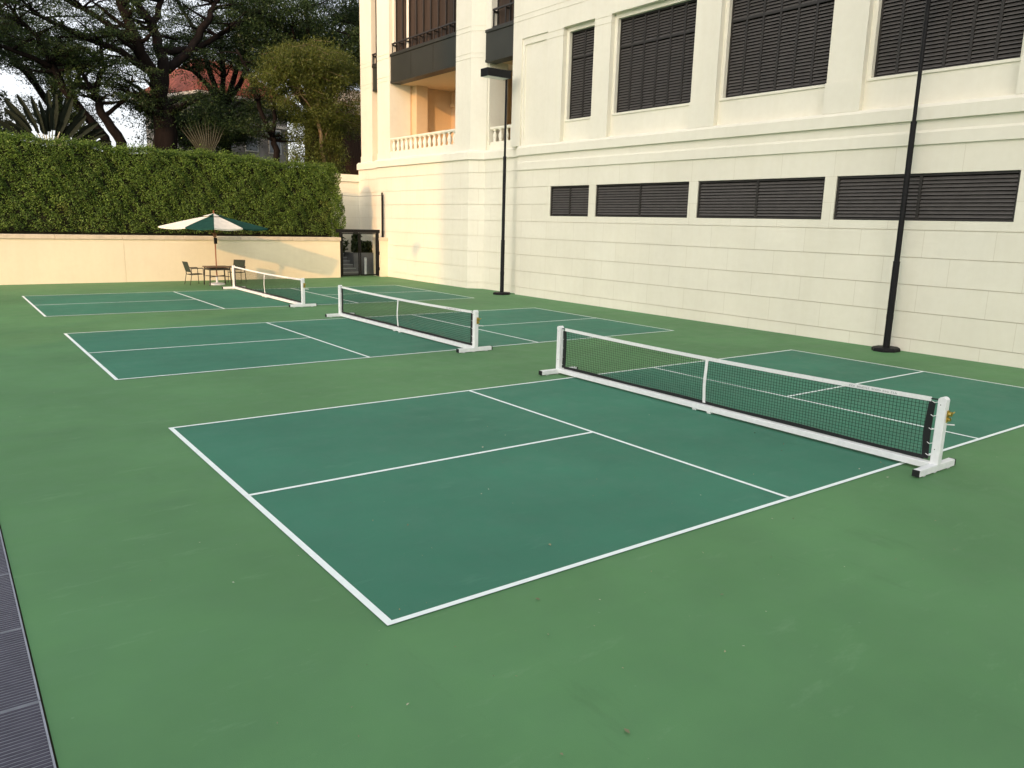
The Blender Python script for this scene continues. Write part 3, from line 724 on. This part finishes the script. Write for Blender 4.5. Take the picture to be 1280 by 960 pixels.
fn=MB(); fn.lathe((ux,uy,2.80),[(.02,0),(.03,.03),(.02,.06),(.03,.085),(.008,.12)],10); fn.build('finial','wood',um)
for i in range(N8):
    a=rim(i); q_=rr8(i); e=(ux+.97*q_*math.cos(a),uy+.97*q_*math.sin(a),2.245)
    rb=MB(); rb.beam((ux+.04*math.cos(a),uy+.04*math.sin(a),2.68),e,.02,.022); ri=rb.build('rib','wood',um)
    rb=MB(); rb.beam((ux+.05*math.cos(a),uy+.05*math.sin(a),1.98),(ux+.47*q_*math.cos(a),uy+.47*q_*math.sin(a),2.47),.016,.016); rb.build('strut','wood',ri)
hb=MB(); hb.lathe((ux,uy,1.88),[(.05,0),(.07,.03),(.07,.14),(.05,.17)],12); hb.build('hub','wood',um)
ck=MB(); ck.bbox(ux-.06,ux+.06,uy-.10,uy-.03,1.62,1.86,.01); ck.build('crank_box','black',um)
tb=empty('patio_table',(6.95,28.55,0),'square brown patio table under the green and white umbrella','table')
tx,ty=ux+.02,uy-.02
k=MB(); k.bbox(tx-.45,tx+.45,ty-.45,ty+.45,.70,.735,.008); k.build('table_top','tabletop',tb)
for sx in (-1,1):
    for sy in (-1,1):
        k=MB(); k.beam((tx+sx*.38,ty+sy*.38,.70),(tx+sx*.42,ty+sy*.42,0),.04,.04); k.build('leg','chair_metal',tb)
for s_ in (-1,1):
    MB().box(tx-.38,tx+.38,ty+s_*.39-.015,ty+s_*.39+.015,.60,.66).build('apron','chair_metal',tb); MB().box(tx+s_*.39-.015,tx+s_*.39+.015,ty-.37,ty+.37,.60,.66).build('apron','chair_metal',tb)
MB().beam((tx-.36,ty-.36,.34),(tx+.36,ty+.36,.34),.03,.03).build('stretcher','chair_metal',tb); MB().beam((tx-.36,ty+.36,.345),(tx+.36,ty-.36,.345),.03,.03).build('stretcher','chair_metal',tb)
def make_chair():
    r_=empty('patio_chair',(0,0,0),'','chair','chairs at the umbrella table')
    for sy in (-1,1):
        k=MB(); k.tube([(.27,sy*.27,0),(.24,sy*.27,.64)],.014,8); k.build('leg','chair_metal',r_,False,True)
        k=MB(); k.tube([(-.30,sy*.27,0),(-.22,sy*.27,.42),(-.23,sy*.27,.64)],.014,8); k.build('leg','chair_metal',r_,False,True)
        k=MB(); k.tube([(.25,sy*.27,.63),(.20,sy*.27,.655),(-.26,sy*.27,.645)],.018,8); k.build('armrest','chair_metal',r_,False,True)
        k=MB(); k.tube([(.26,sy*.235,.42),(-.21,sy*.235,.40),(-.25,sy*.235,.55),(-.36,sy*.235,.90)],.013,8); k.build('side_rail','chair_metal',r_,False,True)
    for x_,z_,h_ in ((.255,.42,.27),(-.215,.40,.27),(-.36,.90,.24)): MB().tube([(x_,-h_,z_),(x_,h_,z_)],.0125,8).build('crossbar','chair_metal',r_,False,True)
    k=MB(); k.add([(.25,-.225,.425),(.25,.225,.425),(.02,.225,.400),(.02,-.225,.400),(-.20,.225,.408),(-.20,-.225,.408)],[(0,1,2,3),(3,2,4,5)]); k.add([(.25,-.225,.419),(.25,.225,.419),(.02,.225,.394),(.02,-.225,.394),(-.20,.225,.402),(-.20,-.225,.402)],[(3,2,1,0),(5,4,2,3)]); k.build('seat','sling',r_,False)
    k=MB(); a=[(-.235,.50),(-.29,.68),(-.355,.89)]
    for o_ in (0,-.006): k.add([(x+o_,s_*.225,z) for x,z in a for s_ in (-1,1)],[(0,1,3,2),(2,3,5,4)])
    k.build('backrest','sling',r_,False)
    return r_
ch=make_chair(); ch.location=(6.15,28.3,0); ch.rotation_euler.z=R(8); ch['label']='dark metal patio chair with sling seat on the left of the umbrella table'
c2=copy_tree(ch); c2.location=(8.02,28.95,0); c2.rotation_euler.z=R(232); c2['label']='dark metal patio chair right of the umbrella table, partly behind the far net post'

# ------------------------------------------------------------------ lamp posts
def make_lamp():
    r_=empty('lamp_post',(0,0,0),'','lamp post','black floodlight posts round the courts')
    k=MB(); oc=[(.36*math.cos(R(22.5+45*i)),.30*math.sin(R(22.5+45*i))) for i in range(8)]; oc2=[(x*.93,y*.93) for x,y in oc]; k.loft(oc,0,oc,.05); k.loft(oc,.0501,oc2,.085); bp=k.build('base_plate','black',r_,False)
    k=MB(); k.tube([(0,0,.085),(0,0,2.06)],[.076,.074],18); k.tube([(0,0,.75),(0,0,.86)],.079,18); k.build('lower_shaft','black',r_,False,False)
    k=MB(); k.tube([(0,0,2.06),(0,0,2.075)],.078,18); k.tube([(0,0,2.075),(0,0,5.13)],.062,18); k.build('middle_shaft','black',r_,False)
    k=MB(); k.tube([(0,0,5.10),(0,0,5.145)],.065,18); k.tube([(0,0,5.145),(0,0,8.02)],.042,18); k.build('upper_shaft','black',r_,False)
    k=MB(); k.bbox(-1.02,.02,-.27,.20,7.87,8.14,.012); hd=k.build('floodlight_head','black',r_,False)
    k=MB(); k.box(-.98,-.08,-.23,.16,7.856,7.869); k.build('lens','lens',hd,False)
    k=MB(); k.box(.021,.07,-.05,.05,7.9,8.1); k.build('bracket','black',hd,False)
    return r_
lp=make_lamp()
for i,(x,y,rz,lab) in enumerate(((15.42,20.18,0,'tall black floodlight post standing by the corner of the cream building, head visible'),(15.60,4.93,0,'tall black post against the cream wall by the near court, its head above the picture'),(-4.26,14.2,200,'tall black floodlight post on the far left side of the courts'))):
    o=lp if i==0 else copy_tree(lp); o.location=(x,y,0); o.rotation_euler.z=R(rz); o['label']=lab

# ------------------------------------------------------------------ trees
def bez(a,b,n,wob,rs):
    a=Vector(a); b=Vector(b); out=[a]
    for i in range(1,n): t=i/n; out.append(a.lerp(b,t)+Vector((rs.uniform(-wob,wob),rs.uniform(-wob,wob),rs.uniform(-wob,wob)*.6)))
    return out+[b]
def tree(name,label,base,limbs,leaf,bark='bark',seed=1,nsub=7,sublen=(1.6,3.2),clus_r=(.55,.95),flat=.4,per=46,L0=(.09,.17),up=.15,droop=0.,group=None,extra=None,wl=.42):
    rs=random.Random(seed); root=empty(name,base,label,'tree',group)
    T=MB(); anchors=[]
    tips=[]
    for k,(pts,rad) in enumerate(limbs):
        T2=MB(); P_=[Vector(p) for p in pts]
        # resample with a little wobble
        fine=[];rr=[]
        for i in range(len(P_)-1):
            for q in range(4):
                t=q/4; w_=.03*rad[i]/max(rad) + .05
                fine.append(P_[i].lerp(P_[i+1],t)+Vector((rs.uniform(-w_,w_),rs.uniform(-w_,w_),0))*(1 if (i or q) else 0)); rr.append(rad[i]*(1-t)+rad[i+1]*t)
        fine.append(P_[-1]); rr.append(rad[-1]); T.tube(fine,rr,9)
        nf=len(fine)
        start=int(nf*.45) if k else int(nf*.8)
        for _ in range(nsub):
            i=rs.randint(start,nf-1); o=fine[i]; a=rs.uniform(0,2*math.pi); l=rs.uniform(*sublen)
            d=Vector((math.cos(a),math.sin(a),rs.uniform(-.15,.55)+up)).normalized()
            e=o+d*l; e.z-=droop*l; mid=bez(o,e,4,.16,rs); T.tube(mid,[rr[i]*.45+.02,rr[i]*.3+.016,rr[i]*.2+.012,.014,.008],6)
            for q in range(3):
                m_=mid[rs.randint(1,4)]; a2=a+rs.uniform(-1.3,1.3); e2=m_+Vector((math.cos(a2),math.sin(a2),rs.uniform(-.2,.4)-droop))*rs.uniform(.6,1.3); T.tube([m_,e2],[.012,.006],5)
                anchors.append(e2); 
                if rs.random()<.5: anchors.append(m_.lerp(e2,.5))
            anchors.append(e); anchors.append(mid[3])
    T.build('trunk',bark,root,True,True)
    if extra: anchors += [Vector(p) for p in extra]
    A=np.array([tuple(a) for a in anchors]); Cs=[]
    for a in A:
        n=int(per*rs.uniform(.55,1.45)); r_=rs.uniform(*clus_r)
        d=rng.normal(size=(n,3)); d/=np.linalg.norm(d,axis=1,keepdims=True)+1e-9; d*=(rng.uniform(0,1,n)**.5)[:,None]*r_; d[:,2]*=flat
        d[:,2]-=.5*droop*rng.uniform(0,1,n)*r_*2
        Cs.append(a+d)
    C=np.concatenate(Cs); L=rng.uniform(*L0,size=len(C))
    q=leaf_quads(C,L,L*wl,axis=np.array([0,0,-droop*2.]) if droop else None,spread=1.,normal_bias=np.array([0,0,.9]) if not droop else None)
    quads_object('crown',q,leaf,root,base)
    return len(C)
tot=0
# big spreading tree: trunk and limbs as in the photograph
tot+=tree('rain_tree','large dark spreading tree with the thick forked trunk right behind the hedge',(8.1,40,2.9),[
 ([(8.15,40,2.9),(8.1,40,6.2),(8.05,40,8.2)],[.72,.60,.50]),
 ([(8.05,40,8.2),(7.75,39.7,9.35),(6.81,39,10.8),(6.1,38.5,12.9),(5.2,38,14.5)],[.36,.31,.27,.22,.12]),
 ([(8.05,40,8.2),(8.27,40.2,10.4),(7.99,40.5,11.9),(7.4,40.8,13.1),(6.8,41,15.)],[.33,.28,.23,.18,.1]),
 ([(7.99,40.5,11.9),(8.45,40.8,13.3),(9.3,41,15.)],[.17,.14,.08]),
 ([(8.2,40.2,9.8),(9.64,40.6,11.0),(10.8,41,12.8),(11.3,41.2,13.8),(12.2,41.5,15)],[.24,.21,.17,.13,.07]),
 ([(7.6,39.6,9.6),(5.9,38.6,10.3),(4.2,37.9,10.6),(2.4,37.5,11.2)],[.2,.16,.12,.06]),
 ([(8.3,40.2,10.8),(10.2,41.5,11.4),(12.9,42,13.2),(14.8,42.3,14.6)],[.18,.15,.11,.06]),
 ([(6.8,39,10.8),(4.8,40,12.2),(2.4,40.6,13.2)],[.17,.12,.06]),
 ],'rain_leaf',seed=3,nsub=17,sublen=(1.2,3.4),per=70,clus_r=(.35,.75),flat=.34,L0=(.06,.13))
tot+=tree('leaning_tree','dark tree with a crooked reddish trunk leaning left, just left of the thick trunk',(5.9,39,2.9),[
 ([(6.0,39,2.9),(5.77,39,6.1),(5.09,39,7.4),(4.78,39,8.3)],[.30,.25,.20,.16]),
 ([(4.78,39,8.3),(5.31,39.1,9.5),(5.2,39.2,11.)],[.13,.1,.05]),
 ([(4.85,39,8.2),(4.2,38.8,9.2),(3.2,38.6,10.0)],[.12,.09,.04]),
 ([(5.2,39,7.3),(6.2,39.2,8.1),(6.6,39.3,9.3)],[.11,.08,.04]),
 ],'back_leaf',seed=5,nsub=11,sublen=(.8,2.1),per=44,clus_r=(.3,.6),L0=(.06,.12))
tot+=tree('bent_tree','dark tree with a long trunk bending left above the paddle leaved palm',(5.3,39.5,2.9),[
 ([(5.5,39.5,2.9),(5.14,39.3,6.3),(3.55,39,8.4),(3.0,38.8,9.7)],[.26,.22,.18,.14]),
 ([(3.0,38.8,9.7),(2.5,38.6,10.5),(1.4,38.4,11.6)],[.12,.09,.05]),
 ([(3.2,38.9,9.2),(1.9,38.6,9.6),(.6,38.2,9.9),(-.6,38,10.1)],[.12,.1,.07,.04]),
 ],'rain_leaf',seed=8,nsub=14,sublen=(.9,2.6),per=52,clus_r=(.35,.7),flat=.32,L0=(.06,.12))
tot+=tree('slender_tree','slender dark tree with a low fork in front of the red roofed house',(13.1,38,2.9),[
 ([(13.2,38,2.9),(13.18,38,6.2),(13.0,38,6.9)],[.20,.17,.15]),
 ([(13.0,38,6.9),(12.4,38,8.3),(11.9,38,9.9),(11.3,38,11.)],[.13,.11,.08,.04]),
 ([(13.0,38,6.9),(13.2,38,8.8),(13.0,38.2,10.6)],[.12,.09,.04]),
 ],'rain_leaf',seed=13,nsub=10,sublen=(.7,1.8),per=42,clus_r=(.35,.65),L0=(.06,.13))
tot+=tree('feathery_tree','sunlit yellowish green feathery tree with a pale trunk beside the cream building',(14.9,36,2.9),[
 ([(15.1,36,2.9),(15.0,36,5.8),(14.72,36,7.7),(14.76,36,9.3),(14.95,36,11.0)],[.12,.11,.095,.07,.04]),
 ([(14.9,36,6.4),(15.5,36,7.6),(16.1,36,8.8)],[.05,.035,.02]),
 ([(14.72,36,7.7),(13.9,36,8.9),(13.4,36,9.9)],[.05,.035,.02]),
 ([(14.76,36,8.6),(15.7,36.2,9.8),(16.2,36.2,10.6)],[.045,.03,.02]),
 ([(14.76,36,9.0),(14.1,35.8,10.2),(13.8,35.7,11.1)],[.045,.03,.02]),
 ],'light_leaf','bark_pale',seed=21,nsub=20,sublen=(.7,1.5),clus_r=(.4,.65),flat=.8,per=100,L0=(.08,.16),droop=.35,wl=.26,
 extra=[(13.2+random.random()*3.0,35.7+random.random()*.7,4.6+random.random()*3.8) for _ in range(170)])
# crowns beyond, each a tree of its own
def far_tree(name,label,x,y,h,w,seed,leaf='back_leaf',per=44,nl=6,z0=2.9):
    rs=random.Random(seed); limbs=[([(x,y,z0),(x+rs.uniform(-.3,.3),y,z0+h*.25),(x+rs.uniform(-.4,.4),y,z0+h*.42)],[.38,.32,.26])]
    top=limbs[0][0][-1]
    for i in range(nl):
        a=2*math.pi*i/nl+rs.uniform(-.4,.4); l=w*rs.uniform(.6,1.); zz=z0+h*rs.uniform(.62,1.)
        limbs.append(([top,(top[0]+.4*l*math.cos(a),top[1]+.4*l*math.sin(a),top[2]+(zz-top[2])*.55),(top[0]+l*math.cos(a),top[1]+l*math.sin(a),zz)],[.18,.12,.05]))
    return tree(name,label,(x,y,z0),limbs,leaf,seed=seed,nsub=12,sublen=(1.3,3.0),per=int(per*1.7),clus_r=(.6,1.2),flat=.5,group='trees in the garden beyond the hedge')
tot+=far_tree('broadleaf_tree','broad dark tree whose crown rises beside the cream building behind the feathery tree',17.6,43,14.5,4.8,31,per=74,nl=12)
tot+=far_tree('broadleaf_tree','dark tree crown filling the sky above the red roofed house',13.2,46,14.5,4.8,32)
tot+=far_tree('broadleaf_tree','far dark tree showing behind the thick forked trunk',4.5,50,12.,5.,33,per=34)
tot+=far_tree('broadleaf_tree','far dark tree at the left edge of the picture above the paddle leaved palm',-1.6,44,11.,4.4,34,'rain_leaf')
tot+=far_tree('broadleaf_tree','tall dense dark tree beyond the upper left corner, its branches reaching in',-8,37,15.5,7.0,35,'rain_leaf',per=50,nl=10)
tot+=far_tree('broadleaf_tree','low dark tree between the thick forked trunk and the red roofed house',10.2,42.5,5.8,1.5,36,'back_leaf',per=40)
print('leaves',tot)

def paddle_palm():
    base=(2.4,36,2.9); root=empty('paddle_leaf_palm',base,'dark palm with a fan of long paddle shaped leaves on pale stalks above the hedge','palm')
    st=MB(); st.tube([(2.4,36,2.9),(2.4,36,5.0)],[.20,.17],12); st.build('trunk','bark_pale',root,True,True)
    n=19; rs=random.Random(4)
    for i in range(n):
        a=R(158-136*i/(n-1)+rs.uniform(-3,3)); yo=rs.uniform(-.12,.12)
        o=Vector((2.4+.10*math.cos(a),36+yo,5.0+.1*math.sin(a))); d=Vector((math.cos(a),yo*.6,math.sin(a))).normalized()
        ls=rs.uniform(.85,1.15); k=MB(); e=o+d*ls; k.tube([o,e],[.035,.022],6)
        pt=k.build('stalk','petiole',root)
        bl=rs.uniform(1.25,1.75); w_=rs.uniform(.11,.165); side=Vector((-d.z,0,d.x)); sag=-.22
        m_=MB(); vs=[];fs=[]; K=9
        for q in range(K+1):
            t=q/K; c_=e+d*bl*t+Vector((0,0,sag*t*t*abs(math.cos(a)))); ww=w_*math.sin(math.pi*min(.97,.12+t*.85))**.6
            yv=Vector((0,.10*ww/w_,0)); tear=1 if rs.random()>.25 else .55
            vs += [c_+side*ww*tear-yv, c_+Vector((0,.02,0)), c_-side*ww-yv]
        for q in range(K):
            fs += [(q*3,q*3+1,q*3+4,q*3+3),(q*3+1,q*3+2,q*3+5,q*3+4)]
        m_.add(vs,fs); m_.build('blade','palm_leaf',pt)
paddle_palm()
shrub('garden_shrub',(.2,38.2,2.9),(1.2,.8,3.0),9000,'dark shrub at the left edge of the picture beside the paddle leaved palm',mat='rain_leaf',L0=.13)
shrub('garden_shrub',(4.0,38.6,2.9),(.8,.7,3.0),7000,'dark shrub between the paddle leaved palm and the crooked leaning trunk',mat='rain_leaf',L0=.13)
def fan_palm():
    base=(9.3,37,2.9); root=empty('fan_palm',base,'greyish fan palm with one pleated fan leaf rising over the hedge','palm')
    k=MB(); k.tube([(9.3,37,2.9),(9.3,37,4.9)],[.12,.10],10); k.build('trunk','bark',root,True,True)
    rs=random.Random(9)
    for (cx,cz,a0,a1,l,yo) in ((9.3,5.3,62,128,2.05,0),(9.25,5.0,20,75,1.3,.25),(9.3,5.0,110,165,1.25,.2)):
        k=MB(); k.tube([(9.3,37,4.9),(cx,37+yo,cz)],.02,6); s_=k.build('stalk','petiole',root)
        m_=MB(); n=15
        for i in range(n):
            a=R(a0+(a1-a0)*i/(n-1)); da=R((a1-a0)/(n-1)*.42); ll=l*rs.uniform(.9,1.05); o=Vector((cx,37+yo,cz))
            dl=lambda aa,r_,y: o+Vector((math.cos(aa)*r_,y,math.sin(aa)*r_))
            m_.add([o,dl(a-da,ll*.6,-.04),dl(a,ll,.0),dl(a+da,ll*.6,-.04),dl(a,ll*.6,.05)],[(0,1,4),(1,2,4),(0,4,3),(4,2,3)])
        m_.build('fan','fan_leaf',s_)
fan_palm()

# ------------------------------------------------------------------ buildings beyond
hs=empty('red_roof_house',(14.5,52,2.9),'grey house with a red tiled roof half hidden behind the garden trees','house')
def hpt(x,y,z): # house axes turned so that the eave runs away to the right
    c,s_=math.cos(R(18)),math.sin(R(18)); return (14.5+x*c-y*s_, 52+x*s_+y*c, z)
def hbox(mb,x0,x1,y0,y1,z0,z1):
    vs=[hpt(x,y,z) for z in (z0,z1) for x,y in ((x0,y0),(x1,y0),(x1,y1),(x0,y1))]
    mb.add(vs,[(3,2,1,0),(4,5,6,7),(0,1,5,4),(1,2,6,5),(2,3,7,6),(3,0,4,7)])
k=MB(); hbox(k,-1.3,5.6,0,7,2.9,10.5); wl_=k.build('wall','housewall',hs)
k=MB(); hbox(k,-2.0,6.3,-.7,7.7,10.5,10.68); k.build('eave','eave',hs)
k=MB(); k.add([hpt(-1.95,-.65,10.68),hpt(6.25,-.65,10.68),hpt(6.25,7.65,10.68),hpt(-1.95,7.65,10.68),hpt(.6,3.5,13.5),hpt(3.6,3.5,13.5)],[(0,1,5,4),(1,2,5),(2,3,4,5),(3,0,4)])
rf=k.build('roof','tile',hs)
k=MB()
for i in range(34):      # tile ridges
    t=i/33; x=-1.95+8.2*t; zt=13.5 if .6<x<3.6 else 10.68+2.82*((x+1.95)/2.55 if x<=.6 else (6.25-x)/2.65); yt=-.65+4.15*(zt-10.68)/2.82
    if zt>10.9: k.tube([hpt(x,-.65,10.71),hpt(x,yt,zt+.03)],.06,5)
k.build('tile_ridges','tile',rf)
for x in (.4,2.4,4.4):
    k=MB(); hbox(k,x-.55,x+.55,-.05,.05,7.2,8.9); fr=k.build('window','eave',hs); k=MB(); hbox(k,x-.47,x+.47,-.07,-.051,7.28,8.82); k.build('pane','farglass',fr)
k=MB(); hbox(k,-1.4,5.7,-.12,-.001,9.0,9.2); k.build('string_course','eave',hs)
sh=empty('brown_outbuilding',(20,42,2.9),'brown boarded outbuilding with a pale stone edge, glimpsed beside the cream building','outbuilding')
k=MB(); k.box(18.0,26,41.5,46,2.9,8.9); k.build('wall','brown',sh)
k=MB(); k.box(18.3,26.2,41.2,46.2,8.9,10.3); k.build('roof_edge','eave',sh)
# tower to the south-west that keeps the evening sun off the near courts
d2=Vector((1.5,1)).normalized(); e_=Vector((15.7,25.3))-d2*88
ob=empty('tower_block',(e_.x,e_.y,0),'tall pale tower block standing south west of the courts, behind the viewer','building')
nrm=Vector((d2.y,-d2.x))
def ot(a,c): q=e_+nrm*a-d2*c; return (q.x,q.y)
k=MB(); k.prism([ot(0,0),ot(38,0),ot(38,14),ot(0,14)],-.02,41); k.build('wall','far',ob)
for j_ in range(9):
    k=MB(); z=2.5+j_*4.2; P4=[ot(1.5,-.12),ot(36.5,-.12),ot(36.5,.02),ot(1.5,.02)]; k.prism(P4,z,z+2.0); k.build('window_band','farglass',ob)

# ------------------------------------------------------------------ light, sky, camera
sun_el=math.atan(.5025/math.hypot(1.5,1)); trav=Vector((1.5,1,-.5025)).normalized()
SUN, SKY, EXPO, VEIL = 2.0, .15, 0.19, 4.0
L=bpy.data.lights.new('sun','SUN'); L.energy=SUN; L.angle=R(.53); L.color=(1.0,.50,.16)
so=bpy.data.objects.new('sun',L); COL.objects.link(so); so.rotation_euler=trav.to_track_quat('-Z','Y').to_euler(); so.location=(-40,-20,40)
wd=bpy.data.worlds.new('World'); S.world=wd; wd.use_nodes=True; nt=wd.node_tree
sky=nt.nodes.new('ShaderNodeTexSky'); sky.sky_type='NISHITA'; sky.sun_disc=False; sky.sun_elevation=sun_el
az=math.atan2(-trav.x,-trav.y)   # compass angle of the sun from +Y, clockwise
sky.sun_rotation=az; sky.air_density=0.4; sky.dust_density=8.0; sky.ozone_density=1.0; sky.altitude=0
# thin patchy cloud veil added over the sky to brighten ground and tree gaps
tcw=nt.nodes.new('ShaderNodeTexCoord'); mpw=nt.nodes.new('ShaderNodeMapping'); mpw.inputs['Scale'].default_value=(1,1,2.2); nt.links.new(tcw.outputs['Generated'],mpw.inputs[0])
cl=ramp(nt,noise(nt,mpw.outputs[0],2.2,6,.6),[(.25,(VEIL*.55,VEIL*.57,VEIL*.60)),(.75,(VEIL*1.45,VEIL*1.46,VEIL*1.44))])
sz=nt.nodes.new('ShaderNodeSeparateXYZ'); nt.links.new(tcw.outputs['Generated'],sz.inputs[0])
hz=ramp(nt,sz.outputs[2],[(0.0,(1.9,1.9,1.85)),(.35,(1.0,1.0,1.0))])
cm=nt.nodes.new('ShaderNodeVectorMath'); cm.operation='MULTIPLY'; nt.links.new(cl,cm.inputs[0]); nt.links.new(hz,cm.inputs[1])
ad=nt.nodes.new('ShaderNodeVectorMath'); ad.operation='ADD'; nt.links.new(sky.outputs[0],ad.inputs[0]); nt.links.new(cm.outputs[0],ad.inputs[1])
nt.links.new(ad.outputs[0],nt.nodes['Background'].inputs[0]); nt.nodes['Background'].inputs[1].default_value=SKY
cam=bpy.data.cameras.new('camera'); co=bpy.data.objects.new('camera',cam); COL.objects.link(co); S.camera=co
yaw,pit,rol=.93104056,-.20379167,.02534794
f=Vector((math.cos(yaw)*math.cos(pit),math.sin(yaw)*math.cos(pit),math.sin(pit)))
rt=f.cross(Vector((0,0,1))).normalized(); up=rt.cross(f)
r2=rt*math.cos(rol)+up*math.sin(rol); u2=-rt*math.sin(rol)+up*math.cos(rol)
mt=Matrix((r2,u2,-f)).transposed().to_4x4(); mt.translation=Vector((-2.26029688,-4.39058001,2.72124392)); co.matrix_world=mt
cam.sensor_fit='HORIZONTAL'; cam.sensor_width=36; cam.lens=973.7205/1280*36; cam.clip_end=2000; cam.clip_start=.05
S.view_settings.view_transform='Standard'; S.view_settings.look='None'; S.view_settings.gamma=1; S.view_settings.exposure=EXPO
S.render.resolution_x=1024; S.render.resolution_y=768
